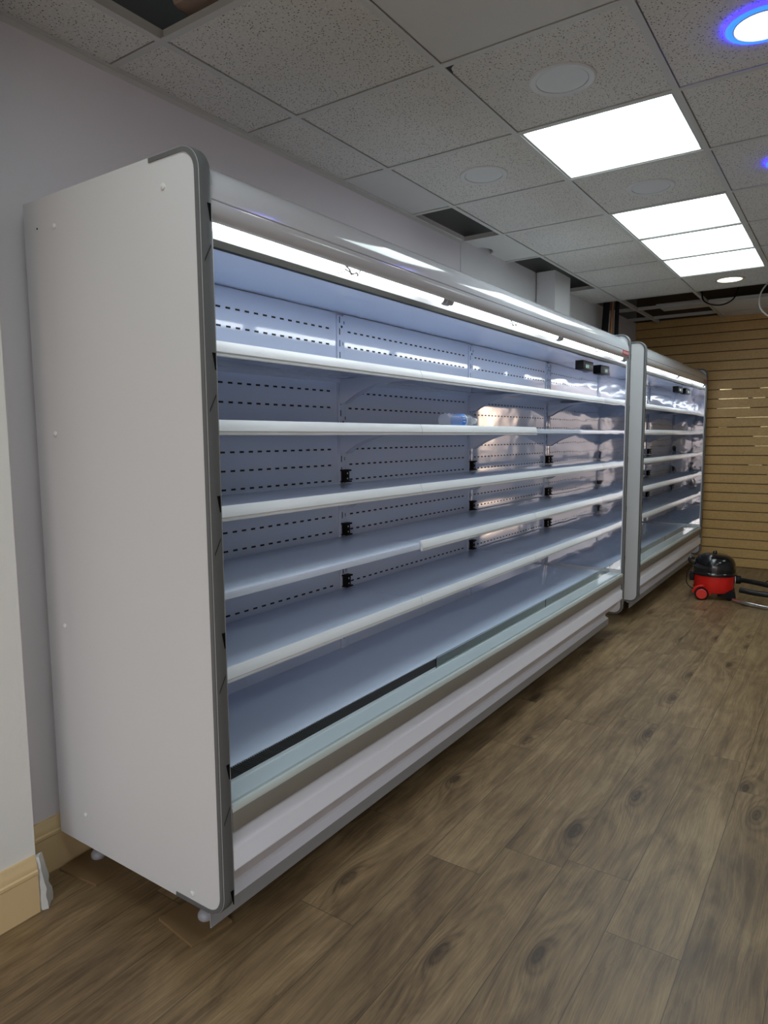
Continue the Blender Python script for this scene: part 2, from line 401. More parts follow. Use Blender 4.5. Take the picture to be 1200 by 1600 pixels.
# skirting
def skirt(x0):   # x,z outline, wall side at x0, facing +x
    return [(x0, 0), (x0+.020, 0), (x0+.020, .112), (x0+.0225, .116), (x0+.0225, .124), (x0+.018, .128), (x0+.018, .134),
            (x0+.016, .144), (x0+.012, .152), (x0+.011, .158), (x0+.009, .165), (x0, .165)]
struct(MB().prism_y(skirt(XL), .958, YB-.03), 'baseboard_left', 'cream', 20)
struct(MB().prism_y(skirt(-1.87), YF, .952), 'baseboard_pier', 'cream', 20)
# torn plaster on the pier corner where the skirting return is missing
pb = MB(); rng = random.Random(3)
rows = []
for i in range(9):
    z = .16*i/8; w = .050 - .022*i/8; y = []
    for k in range(5):
        t = k/4
        y.append((-1.872 + .030*math.sin(math.pi*min(1, t*1.2))*(1-.4*i/8) + rng.uniform(-.003, .003), .945 + w*t*1.2 + rng.uniform(-.003, .003), z))
    rows.append([pb.bm.verts.new(p) for p in y])
for i in range(8):
    for k in range(4): pb.bm.faces.new((rows[i][k], rows[i][k+1], rows[i+1][k+1], rows[i+1][k]))
pb.bm.faces.new([r[0] for r in rows] + [r[-1] for r in rows[::-1]])
pb.bm.faces.new(rows[0][::-1]); pb.bm.faces.new(rows[-1])
struct(pb, 'trim_4', 'plaster')

# slat wall at the far end
sw = MB(); pitch = .0948
nb = 27
sw.mat(1).box(XL+.014, XR, YB-.004, YB+.15, 0, ZV)
sw.mat(0)
for i in range(nb):
    z0 = i*pitch + .004; z1 = min((i+1)*pitch - .004, ZC+.03)
    if z0 >= ZC+.03: break
    sw.prism_x([(YB-.004, z0), (YB-.015, z0), (YB-.017, z0+.002), (YB-.017, z1-.002), (YB-.015, z1), (YB-.004, z1)], XL+.016, XR)
slat = struct(sw, 'wall_back', ['slat', 'groove'])
ins = MB()
for row, xa, xb in ((20, -.72, -.62), (19, -1.16, -1.05), (19, -.80, -.70), (18, -1.17, -.90), (18, -.86, -.75), (17, -1.18, -.88), (16, -1.0, -.66), (15, -1.16, -1.08), (15, -.78, -.5), (14, -.84, -.5), (13, -.82, -.5), (11, -.87, -.75), (11, -.70, -.5), (22, -.69, -.64), (21, -.69, -.64), (10, -.70, -.55)):
    z = row*pitch; ins.box(xa, xb, YB-.013, YB-.0045, z-.0035, z+.0035)
tag(ins.build('groove_insert', 'brass', slat), 'shiny metal inserts in the slat grooves')

# ------------------------------------------------------------------ suspended ceiling
GX = [XL, -1.767, -1.160, -.570, .03, .63, 1.23, 1.83, 2.43, XR]
GY = [YF, -2.167, -1.567, -.967, -.367, .233, .833, 1.433, 2.033, 2.633, 3.233, 3.833, 4.433, 5.033, 5.633, 6.233, 6.833, 7.433, YB-.017]
R0 = 7     # GY index of the crossing above the pier
missing = {(1, 6),                      # hole at the top left of the photo
           (0, 10), (0, 12), (0, 13), (0, 15), (0, 16), (0, 17),
           (1, 15), (1, 16), (1, 17), (2, 15), (3, 15), (4, 15)}
lights = {(2, 9), (2, 11), (2, 12), (2, 13), (2, 5), (2, 2), (5, 2), (5, 5), (5, 8), (5, 11), (5, 14)}
plain = {(2, 7), (0, 11), (2, 16), (3, 16), (0, 9)}
ct = MB()
for i in range(len(GX)-1):
    for j in range(len(GY)-1):
        if (i, j) in missing or (i, j) in lights: continue
        x0, x1, y0, y1 = GX[i], GX[i+1], GY[j], GY[j+1]
        a = x0 + (.0145 if i else .004); b = x1 - .006
        c = y0 + .006; d = y1 - (.0145 if (i, j) not in plain else .0145)
        ct.mat(1 if (i, j) in plain else 0)
        if (i, j) == (0, 11):
            # tile with a half-round cut-out against the wall
            n = 10; cy, r = 4.10, .085
            top = [(a, c), (b, c), (b, d), (a, d)] + [(a, cy+r)] + [(a + r*.62*math.sin(math.pi*k/n), cy + r*math.cos(math.pi*k/n)) for k in range(1, n)] + [(a, cy-r)]
            va = [ct.bm.verts.new((p[0], p[1], ZC+.004)) for p in top]; vb = [ct.bm.verts.new((p[0], p[1], ZC+.018)) for p in top]
            ct.bm.faces.new(va).material_index = 1; ct.bm.faces.new(vb[::-1]).material_index = 1
            for k in range(len(va)): ct.bm.faces.new((va[k], va[(k+1) % len(va)], vb[(k+1) % len(va)], vb[k])).material_index = 1
            continue
        ct.box(a, b, c, d, ZC+.004, ZC+.018)
ceil = struct(ct, 'ceiling', ['tile', 'plain_tile'], 0)
gr = MB()
for x in GX[1:-1]:
    y1 = YB-.017 if x > -1.2 or x < -1.5 else YB-.017
    gr.box(x-.0115, x+.0115, YF, y1, ZC, ZC+.0035); gr.box(x-.002, x+.002, YF, y1, ZC+.0035, ZC+.035)
for j, y in enumerate(GY[1:-1]):
    for i in range(len(GX)-1):
        if i == 0 and GY[j+1] in (5.033,): continue
        a = GX[i] + (.0115 if i else 0); b = GX[i+1] - (.0115 if i < len(GX)-2 else 0)
        gr.box(a, b, y-.0115, y+.0115, ZC+.0003, ZC+.0036); gr.box(a, b, y-.002, y+.002, ZC+.0036, ZC+.03)
# wall angle
gr.box(XL, XL+.018, .958, 3.79, ZC+.0002, ZC+.003); gr.box(XL, XL+.002, .958, 3.79, ZC-.016, ZC)
g = gr.build('ceiling_grid', 'grid', ceil); 
# chipped tile corner next to the crossing
cc = MB(); cc.quad([(-1.147, 2.047, ZC+.0036), (-1.112, 2.047, ZC+.0036), (-1.135, 2.064, ZC+.0036), (-1.147, 2.10, ZC+.0036)])
cc.build('chipped_corner', 'slot', ceil, smooth=0)

# loose tile and clutter in the open ceiling bays near the slat wall
o = MB().box(-1.60, -1.19, 6.86, 7.20, ZC+.030, ZC+.046).build('ceiling_tile', 'plain_tile')
tag(o, 'loose pale ceiling tile lying askew in the open ceiling grid near the slat wall', 'ceiling tile')
b_ = MB()
b_.box(-2.0, .6, 6.50, 6.55, ZC+.10, ZC+.16)
tag(b_.build('ceiling_batten', 'steel_dark'), 'dark batten crossing the open ceiling void in front of the slat wall', 'batten')
b_ = MB(); b_.box(-1.76, -1.18, 1.46, 1.56, 0, .09, .025)
o = b_.build('wooden_batten', 'wood_pale', loc=(0, 0, ZC+.105)); tag(o, 'pinkish wooden batten end showing in the missing-tile gap at top left', 'batten')

# LED panels
def led_panel(i, j, label):
    x0, x1, y0, y1 = GX[i]+.013, GX[i+1]-.013, GY[j]+.013, GY[j+1]-.013
    cx, cy = (x0+x1)/2, (y0+y1)/2; hx, hy = (x1-x0)/2, (y1-y0)/2
    t = thing('ceiling_light_panel', label, 'ceiling light', (cx, cy, ZC))
    f = MB()
    for a, b, c, d in ((-hx-.008, -hx+.008, -hy-.008, hy+.008), (hx-.008, hx+.008, -hy-.008, hy+.008), (-hx+.008, hx-.008, -hy-.008, -hy+.008), (-hx+.008, hx-.008, hy-.008, hy+.008)):
        f.box(a, b, c, d, .0037, .027)
    f.build('frame', 'led_frame', t)
    MB().box(-hx+.006, hx-.006, -hy+.006, hy-.006, .021, .025).build('diffuser', 'led', t)
    return t
led_panel(2, 9, 'bright square LED ceiling panel standing alone, nearest the camera')
led_panel(2, 11, 'lit LED ceiling panel, first of the row of three touching panels')
led_panel(2, 12, 'lit LED ceiling panel, middle of the row of three touching panels')
led_panel(2, 13, 'lit LED ceiling panel, last of three in a row, beside the warm round downlight')

# unseen LED panels added over aisle and shop front to raise the light level
for (i, j) in ((2, 5), (2, 2), (5, 2), (5, 5), (5, 8), (5, 11), (5, 14)):
    led_panel(i, j, 'square LED ceiling panel added out of view to brighten the room')['group'] = 'added LED panels'
# round downlights
def downlight(x, y, label, mode, group=None):
    t = thing('downlight', label, 'downlight', (x, y, ZC+.004), group=group)
    if mode == 'blue':
        MB().lathe([(.078, .001), (.078, -.010), (.084, -.0115), (.098, -.0100), (.1025, -.007)], seg=48).build('blue_ring', 'blue_face', t)
        e_ = MB(); e_.lathe([(.1025, -.0085), (.107, -.0055), (.107, .0)], seg=48); e_.build('ring_edge', 'blue_edge', t)
        MB().lathe([(.0745, -.0105), (.0772, -.0135), (.0795, -.0125), (.080, -.009)], seg=48).build('bezel', 'down_rim', t)
        MB().lathe([(.001, -.0125), (.05, -.0125), (.0750, -.0120), (.0755, -.008)], seg=48).build('diffuser', 'down_white', t)
    else:
        MB().lathe([(.086, 0), (.109, 0), (.109, -.003), (.104, -.006), (.086, -.004), (.086, 0)], seg=48, cap=False).build('rim', 'down_off' if mode == 'off' else 'down_rim', t)
        MB().lathe([(.001, -.003), (.0835, -.003), (.0855, -.0005)], seg=48).build('diffuser', 'down_off' if mode == 'off' else 'down_warm', t)
    return t
downlight(-.868, 2.340, 'unlit round downlight in the tile before the single LED panel', 'off')
downlight(-1.452, 2.945, 'unlit round downlight in the column of tiles nearest the left wall', 'off')
downlight(-.868, 3.545, 'unlit round downlight between the single LED panel and the row of three', 'off')
downlight(-.852, 5.93, 'lit warm white round downlight before the open ceiling bays', 'warm')
downlight(-.280, 2.362, 'large round downlight with glowing blue ring at the top right corner', 'blue')
downlight(-.285, 3.545, 'downlight with blue ring, half cut off by the right edge beside the single LED panel', 'blue')

# hanging cables and pipes
def curve_pts(P, n=8):
    P = [Vector(p) for p in P]; out = []
    for i in range(len(P)-1):
        p0 = P[max(i-1, 0)]; p1 = P[i]; p2 = P[i+1]; p3 = P[min(i+2, len(P)-1)]
        for k in range(n):
            t = k/n
            out.append(.5*((2*p1)+(-p0+p2)*t+(2*p0-5*p1+4*p2-p3)*t*t+(-p0+3*p1-3*p2+p3)*t*t*t))
    out.append(P[-1]); return out
c = MB().ring(curve_pts([(-1.15, 6.55, 2.60), (-1.14, 6.52, 2.50), (-1.08, 6.5, 2.447), (-.99, 6.5, 2.43), (-.91, 6.5, 2.46), (-.87, 6.5, 2.53), (-.87, 6.52, 2.61)]), .006, 8)
tag(c.build('hanging_cable', 'black'), 'black cable loop hanging from the open ceiling bay', 'cable')
c = MB().ring(curve_pts([(-.58, 6.45, 2.60), (-.66, 6.45, 2.54), (-.70, 6.45, 2.46), (-.69, 6.45, 2.36), (-.62, 6.45, 2.29), (-.52, 6.45, 2.27), (-.40, 6.45, 2.33), (-.36, 6.45, 2.45), (-.40, 6.45, 2.60)]), .006, 8)
tag(c.build('hanging_cable', 'white'), 'white cable loop hanging from the ceiling at the right edge', 'cable')
c = MB()
c.ring(curve_pts([(-1.93, 6.38, 2.012), (-1.93, 6.38, 2.2), (-1.925, 6.40, 2.4), (-1.92, 6.42, 2.62)]), .030, 12)
tag(c.build('insulated_pipe', 'black'), 'thick black lagged pipe rising from the far cabinet top into the ceiling', 'pipe')
c = MB().ring(curve_pts([(-1.875, 6.40, 2.012), (-1.875, 6.40, 2.12), (-1.876, 6.41, 2.3), (-1.872, 6.44, 2.62)]), .012, 10)
tag(c.build('copper_pipe', 'copper'), 'thin copper pipe beside the black lagged pipe above the cabinet', 'pipe')
c = MB().ring(curve_pts([(-1.842, 6.52, 2.012), (-1.85, 6.50, 2.14), (-1.846, 6.47, 2.3), (-1.84, 6.46, 2.62)]), .018, 10)
tag(c.build('insulated_pipe', 'black'), 'slimmer black pipe leaning right of the copper pipe', 'pipe')

# ------------------------------------------------------------------ refrigerated display cabinets
XF, XB, XI, XS = -1.245, -1.98, -1.80, -1.405     # panel front, back, inner back, shelf fronts
XC = -1.6                                          # root x
TH = .038
SHELF_Z = [1.588, 1.380, 1.147, .920, .695]
SLOT_Z = [1.785, 1.722, 1.532, 1.465, 1.400, 1.292, 1.226, 1.161, 1.075, 1.011, .945, .78, .715]
def panel_outline(d=0.0, r=.062):
    x0, x1, z0, z1 = XB-XC, XF-XC-d, .126+d, 2.003-d
    rr = r - d
    return [(x0, z0)] + arc(x1-rr, z0+rr, rr, -90, 0) + arc(x1-rr, z1-rr, rr, 0, 90) + [(x0, z1)]
def trim_path(d):
    x1, z0, z1 = XF-XC-d, .126+d, 2.003-d; rr = .062-d; xa = -1.418-XC
    return [(xa-.012 if d == 0 else xa-.012, z0)] + arc(x1-rr, z0+rr, rr, -90, 0) + arc(x1-rr, z1-rr, rr, 0, 90) + [(xa, z1)]

def make_panel(parent, y, outward, film=True):
    """end panel; y = local y of the outer face, outward = -1 near end, +1 far end"""
    s = -outward
    y0, y1 = (y, y+TH) if outward < 0 else (y-TH, y)
    p = MB().prism_y(panel_outline(.0015), y0+.0015, y1-.0015).build('end_panel', 'side_white', parent)
    # U-shaped edge trim
    o = trim_path(0); i = trim_path(.014)
    tm = MB(); n = len(o)
    rings = []
    sec = [(0, y0+.004), (0, y1-.004)]
    for k in range(n):
        ox, oz = o[k]; ix, iz = i[k]
        mx, mz = ox+(ix-ox)*.25, oz+(iz-oz)*.25
        rings.append([tm.bm.verts.new(q) for q in ((ix, y0-.0012, iz), (mx, y0-.0012, mz), (ox, y0+.005, oz), (ox, y1-.005, oz), (mx, y1+.0012, mz), (ix, y1+.0012, iz))])
    for k in range(n-1):
        for q in range(5): tm.bm.faces.new((rings[k][q], rings[k][q+1], rings[k+1][q+1], rings[k+1][q]))
        tm.bm.faces.new((rings[k][5], rings[k][0], rings[k+1][0], rings[k+1][5]))
    tm.bm.faces.new(rings[0]); tm.bm.faces.new(rings[-1][::-1])
    t = tm.build('edge_trim', 'trim', p)
    if film:
        xf = XF-XC+.0006; first_mark = None
        for k in range(6):
            z = 1.873 - k*.335
            if first_mark is None:
                first_mark = MB().quad([(xf, y1-.0165, 0), (xf, y1-.0052, 0), (xf, y1-.0052, -.040), (xf, y1-.0085, -.040)]).build('film_arrow', 'mark', p, (0, 0, z), smooth=0)
            else: copy_to(first_mark, p, (0, 0, z))
        fl = None
        for k in range(5):
            z = 1.765 - k*.340
            if fl is None:
                fm = MB()
                for q in range(9):     # slanted line of tiny print along the film
                    a, b = q/9, (q+.7)/9; ya, yb = y0+.009+a*.021, y0+.009+b*.021
                    za, zb = -.026 + a*.038, -.026 + b*.038
                    fm.quad([(xf, ya, za), (xf, yb, zb), (xf, yb, zb+.0075), (xf, ya, za+.0075)])
                fl = tag(fm.build('film_print', 'mark_grey', p, (0, 0, z), smooth=0), 'slanted line of tiny print on the film')
            else: copy_to(fl, p, (0, 0, z))
    ym = y1 if outward < 0 else y0
    mr = MB().box(XI-XC+.002, XF-XC-.020, min(ym, ym+s*.0025), max(ym, ym+s*.0025), .44, 1.868)
    tag(mr.build('mirror_face', 'mirror', p), 'mirror polished inner face')
    return p

def make_case(label, Y0, nb, bay, badge, no_rail, guard_bays, y_kick):
    root = thing('refrigerated_display_cabinet', label, 'display fridge', (XC, Y0, 0), group=None)
    ya = TH; L = nb*bay; yb = ya + L; yend = yb + TH
    X = lambda x: x - XC
    near = make_panel(root, 0, -1); far = make_panel(root, yend, 1)
    for x, z in ((-1.827, 1.917), (-1.369, 1.926), (-1.88, 1.356), (-1.889, .795), (-1.838, .225), (-1.365, .159)):
        MB().lathe([(.0075, 0), (.0075, -.003), (.005, -.0052), (.0005, -.0058)], (X(x), 0.0016, z), 'Y', 16).build('bolt_cap', 'white', near)
    MB().lathe([(.003, .002), (.003, .0008), (.001, .0006)], (X(-1.913), 0, 1.924), 'Y', 10).build('screw_hole', 'slot', near)
    # carcass: back duct, top, base
    cb = MB()
    cb.box(X(XB), X(-1.812), ya+.001, yb-.001, .14, 1.98)
    cb.box(X(-1.812), X(-1.40), ya+.001, yb-.001, 1.885, 1.98)
    cb.box(X(-1.812), X(-1.43), ya+.001, yb-.001, .14, .395)
    cb.build('carcass', 'case_white', root)
    # sloping inner ceiling
    MB().prism_y([(X(-1.812), 1.858), (X(-1.411), 1.836), (X(-1.411), 1.844), (X(-1.812), 1.867)], ya+.003, yb-.003).build('inner_ceiling', 'inner', root)
    # back panels with rows of slots
    def back_mesh():
        b = MB(); w = bay-.052
        b.box(-.010, 0, -w/2, w/2, .40, 1.853)
        b.mat(1)
        n = int(w/.045)
        for z in SLOT_Z:
            for k in range(n):
                yy = -w/2 + .028 + k*.045
                if yy+.021 > w/2-.012: continue
                b.box(0, .0006, yy, yy+.021, z-.0033, z+.0033)
        return b.build('back_panel', ['inner', 'slot'], root, (X(XI), ya+bay/2, 0))
    bp0 = back_mesh()
    for k in range(1, nb): copy_to(bp0, root, (X(XI), ya+bay*(k+.5), 0))
    # uprights
    u = MB(); u.box(-.012, .007, -.024, .024, .40, 1.845, .002)
    u.mat(1)
    z = .47
    while z < 1.83:
        u.box(.007, .0076, -.0125, -.0075, z, z+.026); u.box(.007, .0076, .0095, .0125, z+.006, z+.020) if int(z*100) % 3 == 0 else None
        z += .048
    for z in (1.80, 1.405, .905):
        u.lathe([(.0055, 0), (.0055, .0012)], (.0072, .004, z), 'X', 12); u.box(.007, .0078, .018, .022, z+.012, z+.024)
    up0 = u.build('upright_rail', ['inner', 'slot'], root, (X(XI), ya+bay, 0))
    ups = [ya+.0245] + [ya+bay*k for k in range(1, nb)] + [yb-.0245]
    for k, y in enumerate(ups):
        if k == 1: continue
        copy_to(up0, root, (X(XI), y, 0))
    # shelves
    def tray_mesh():
        h = bay/2-.002
        t = MB()
        t.sheet_y([(X(-1.786)-X(XS), -.022), (X(-1.786)-X(XS), 0), (-.012, 0), (-.006, -.003), (-.0045, -.010), (-.006, -.024), (-.016, -.028), (-.03, -.028)], -.003, -h, h)
        t.box(X(-1.70)-X(XS), -.03, -h, -h+.02, -.02, -.003); t.box(X(-1.70)-X(XS), -.03, h-.02, h, -.02, -.003)
        return t
    def rail_mesh():
        h = bay/2-.001
        r = MB()
        r.prism_y([(-.010, .0065), (-.006, .0095), (-.003, .009), (.003, -.002), (.0065, -.014), (.0075, -.0205), (.006, -.023), (.0045, -.0235), (.0055, -.029), (.0045, -.032), (-.002, -.032), (-.0035, -.024), (-.0035, -.005)], -h, h)
        return r
    def bracket_mesh(sgn):
        pts = [(X(-1.789)-X(XS), -.004), (-.045, -.004), (-.045, -.020)]
        n = 10
        for k in range(n+1):
            t = k/n; x = -.09 + (X(-1.765)-X(XS)+.09)*t
            pts.append((x, -.024 - .080*t**2.2))
        pts += [(X(-1.789)-X(XS), -.108)]
        b = MB(); b.prism_y(pts, -.002, .002)
        return b
    first = {}
    for r, z in enumerate(SHELF_Z):
        for k in range(nb):
            loc = (X(XS), ya+bay*(k+.5), z)
            if not first: sh = tray_mesh().build('shelf', 'shelf', root, loc); first['s'] = sh
            else: sh = copy_to(first['s'], root, loc)
            if (r, k) not in no_rail:
                if 'r' not in first: rl = rail_mesh().build('price_rail', 'strip', sh); first['r'] = rl
                else: rl = copy_to(first['r'], sh, (0, 0, 0))
            for sgn in (-1, 1):
                off = (0, sgn*(bay/2-.020), 0)
                if 'b' not in first: bk = bracket_mesh(sgn).build('shelf_bracket', 'shelf', sh, off); first['b'] = bk
                else: copy_to(first['b'], sh, off)
    # black clips on the uprights above the lower three shelves
    cl = MB(); cl.box(.007, .030, -.015, .015, .0, .052, .002); cl.box(.007, .036, -.021, .023, .046, .053, .002); cl.box(.007, .036, -.021, .025, 0, .006, .002)
    cl.mat(1); cl.box(.030, .0312, -.003, .003, .034, .041); cl.box(.030, .0312, -.003, .003, .012, .018)
    c0 = None
    for z in SHELF_Z[2:]:
        for k, y in enumerate(ups):
            loc = (X(XI), y + (-.004 if k == nb else .0), z+.006)
            if c0 is None: c0 = cl.build('shelf_clip', ['black', 'dot'], root, loc)
            else: copy_to(c0, root, loc)
    # deck
    MB().prism_y([(X(-1.80), .430), (X(-1.404), .4195), (X(-1.404), .398), (X(-1.80), .398)], ya+.003, yb-.003).build('deck_tray', 'inner', root)
    gm = MB(); gm.box(X(-1.404), X(-1.345), ya+.003, yb-.003, .398, .406)
    gm.mat(1)
    n = int((L-.01)/.0085)
    for k in range(n):
        y = ya+.006+k*.0085; gm.box(X(-1.4035), X(-1.3455), y, y+.0024, .406, .4180)
    tag(gm.build('air_grille', ['slot', 'steel_dark'], root, smooth=0), 'dark slotted return air grille')
    # pale front ledge
    lp = [(X(-1.345), .400), (X(-1.345), .4215), (X(-1.3425), .4225), (X(-1.341), .4175), (X(-1.337), .4170), (X(-1.3355), .4210), (X(-1.332), .4210), (X(-1.330), .4180), (X(-1.272), .4165), (X(-1.269), .4195), (X(-1.265), .4190), (X(-1.264), .395)]
    MB().prism_y(lp, ya+.002, yb-.002).build('front_ledge', 'ledge', root)
    # bumper
    MB().prism_y([(X(-1.264), .410), (X(-1.258), .4165), (X(-1.251), .4145), (X(-1.2475), .408), (X(-1.2465), .399), (X(-1.264), .399)], ya+.002, yb-.002).build('bumper_cap', 'bumper_top', root)
    MB().prism_y([(X(-1.264), .3985), (X(-1.2465), .3985), (X(-1.2465), .352), (X(-1.249), .346), (X(-1.264), .346)], ya+.002, yb-.002).build('bumper', 'bumper', root)
    # folded lower front
    fp = [(X(-1.276), .346), (X(-1.276), .329), (X(-1.252), .301), (X(-1.2485), .296), (X(-1.2485), .250), (X(-1.2465), .247), (X(-1.2465), .243), (X(-1.2500), .240), (X(-1.262), .224), (X(-1.285), .196), (X(-1.306), .168), (X(-1.325), .150)]
    MB().sheet_y(fp, -.012, ya+.002, yb-.002).build('front_panel', 'case_white', root)
    # kick plate
    k0, k1 = y_kick
    kp = [(X(-1.334), .160), (X(-1.334), .129), (X(-1.312), .1165)]
    kk = MB(); kk.sheet_y(kp, -.004, k0, k1)
    kk.mat(1); kk.prism_y([(X(-1.312), .1163), (X(-1.312), .076), (X(-1.315), .076), (X(-1.315), .1163)], k0, k1)
    kk.mat(2)
    for k in range(int((k1-k0)/.055)):
        y = k0+.03+k*.055
        if y-k0 > .48*(k1-k0): kk.box(X(-1.334), X(-1.3334), y, y+.026, .146, .152)
    kk.build('kick_plate', ['case_white', 'grey_edge', 'slot'], root)
    # canopy
    cp = [(X(-1.55), 1.984), (X(-1.36), 1.990)] + [(X(-1.345)+.094*math.sin(math.radians(a)), 1.895+.094*math.cos(math.radians(a))) for a in range(0, 86, 7)] + \
         [(X(-1.2500), 1.8885), (X(-1.2535), 1.8865), (X(-1.2500), 1.884), (X(-1.2490), 1.872), (X(-1.2515), 1.858), (X(-1.258), 1.8475), (X(-1.268), 1.842), (X(-1.272), 1.843)]
    MB().sheet_y(cp, -.004, ya+.0015, yb-.0015).build('canopy', 'canopy', root)
    # lamp reflector and outlet
    rp = [(X(-1.270), 1.8435), (X(-1.276), 1.866), (X(-1.372), 1.868), (X(-1.390), 1.850)]
    MB().sheet_y(rp, -.003, ya+.003, yb-.003).build('lamp_reflector', 'reflector', root)
    MB().prism_y([(X(-1.390), 1.8495), (X(-1.386), 1.847), (X(-1.390), 1.8305), (X(-1.410), 1.8315), (X(-1.410), 1.8505)], ya+.003, yb-.003).build('air_outlet', 'outlet', root)
    # tubes
    tz, tx = 1.842, X(-1.284)
    t0 = s0 = cl0 = None
    for k in range(nb):
        yc = ya+bay*k
        loc = (tx, yc, tz)
        if t0 is None:
            t0 = MB().ring([(0, .022, 0), (0, bay-.060, 0)], .0135, 14).build('lamp_tube', 'tube', root, loc)
            sk = MB(); sk.ring([(0, bay-.060, 0), (0, bay-.030, 0)], .0125, 14); sk.ring([(0, bay-.032, -.001), (0, bay-.006, -.001)], .016, 14)
            s0 = sk.build('lamp_socket', 'socket', root, loc)
            e0 = MB().ring([(0, .004, 0), (0, .022, 0)], .0125, 14).build('lamp_end_cap', 'socket', root, loc)
            ck = MB(); cy = bay*.475
            ck.box(-.013, .017, cy-.034, cy-.030, -.0165, -.0135); ck.ring(curve_pts([(.012, cy-.035, .004), (.017, cy-.015, -.006), (.010, cy+.004, -.0155), (.017, cy+.022, -.010), (.010, cy+.036, -.0145), (.016, cy+.043, .004)]), .0026, 8)
            ck.ring([(.014, cy-.035, -.008), (.012, cy+.012, -.0145)], .0022, 8)
            cl0 = ck.build('tube_clip', 'socket', root, loc)
        else:
            for q in (t0, s0, cl0, e0): copy_to(q, root, loc)
    # acrylic guards along the front of the deck
    for k in guard_bays:
        y0, y1 = ya+bay*k+.004, ya+bay*(k+1)-.004; r = .012
        pts = [(y0, .4185)] + [(y0+r-r*math.cos(math.radians(a)), .463-r+r*math.sin(math.radians(a))) for a in range(0, 91, 15)] + [(y1-r+r*math.sin(math.radians(a)), .463-r+r*math.cos(math.radians(a))) for a in range(0, 91, 15)] + [(y1, .4185)]
        gk = MB().prism_x(pts, X(-1.3408), X(-1.3374)).build('acrylic_guard', 'glass', root, smooth=0)
    # thermometers hanging under the inner ceiling
    tm = MB(); tm.box(-.035, .02, -.10, .10, -.046, .012, .003)
    tm.mat(1)
    for a in range(3): tm.box(.0200, .0206, -.05+a*.022, -.036+a*.022, -.034, -.012)
    tm.build('temperature_display', ['black', 'digit'], root, (X(-1.475), yb-.185, 1.812))
    if badge:
        bd = MB(); bd.box(-.001, .0009, -.075, .060, -.0135, .0135)
        bd.mat(1)
        # unreadable block lettering
        for a, w in ((-.062, .008), (-.048, .004), (-.038, .016), (-.014, .004), (-.004, .016), (.018, .016), (.040, .006)):
            bd.box(.0009, .0013, a, a+w, -.006, .006); 
        bd.mat(0)
        for a in (-.034, .000, .022): bd.box(.0012, .0016, a, a+.007, -.0025, .0025)
        tag(bd.build('brand_badge', ['badge', 'badge_white'], root, (X(-1.2487), yb-.075, 1.871)), 'small red badge with white lettering')
    # levelling feet
    f0 = None
    fys = [.095 + (yend-.19)*q/(2*nb) for q in range(2*nb+1)]
    for y in fys:
        for x in (-1.935, -1.428):
            fz = .0092
            if f0 is None:
                fo = MB(); fo.lathe([(.021, 0), (.023, .004), (.023, .012), (.018, .020), (.011, .024)], (0, 0, 0), 'Z', 20); fo.lathe([(.010, .024), (.010, .133)], (0, 0, 0), 'Z', 12)
                f0 = fo.build('levelling_foot', 'socket', root, (X(x), y, fz))
            else: copy_to(f0, root, (X(x), y, fz))
    return root
Y1, B1 = 1.097, 1.182
make_case('long white open refrigerated display cabinet with five shelf rows, nearest the camera', Y1, 3, B1, True,
          {(3, 0), (1, 2)}, (1, 2), (.012, 3.50))
make_case('shorter white open refrigerated display cabinet standing beyond the gap, by the slat wall', 5.10, 2, 1.205, True,
          set(), (0, 1), (.012, 2.46))

# card packing under the near feet
def card(x0, x1, y0, y1, rz, label):
    o = MB().box(-(x1-x0)/2, (x1-x0)/2, -(y1-y0)/2, (y1-y0)/2, 0, .009, .001, 1).build('packing_board', 'card', loc=((x0+x1)/2, (y0+y1)/2, 0))
    o.rotation_euler = (0, 0, rz); tag(o, label, 'packing board')
card(-1.99, -1.82, 1.095, 1.215, .10, 'thin brown board under the rear foot beside the skirting')
card(-1.53, -1.365, 1.105, 1.235, -.12, 'thin brown board under the front foot of the nearest cabinet')

# water bottle lying on the second shelf
bt = thing('water_bottle', 'small clear plastic water bottle with blue label lying on the second shelf', 'bottle', (-1.463, 2.765, SHELF_Z[1]+.0325), 0)
bl = MB(); bl.lathe([(.002, -.165), (.028, -.165), (.031, -.158), (.031, -.12), (.029, -.112), (.031, -.104), (.031, -.085), (.029, -.078), (.031, -.07), (.031, .03), (.029, .05), (.020, .09), (.0125, .112), (.0125, .122)], axis='Y', seg=28)
bl.build('bottle_body', 'bottle', bt)
lb = MB(); lb.lathe([(.0316, -.048), (.0318, -.047), (.0318, -.012), (.0316, -.011)], axis='Y', seg=28); lb.mat(1)
lb.build('bottle_label', ['label_blue', 'white'], bt)
wl = MB(); wl.lathe([(.0319, -.012), (.0321, -.011), (.0321, -.006), (.0319, -.005)], axis='Y', seg=28)
for a in (12, 30, -10):
    c_, s_ = math.cos(math.radians(a)), math.sin(math.radians(a))
    wl.box(.0319*c_-.0015, .0319*c_+.0015, -.045, -.025, .0319*s_-.002, .0319*s_+.002)
wl.build('label_print', 'white', bt)
MB().lathe([(.0142, .113), (.0142, .128), (.0125, .130), (.001, .130)], axis='Y', seg=24).build('bottle_cap', 'white', bt)

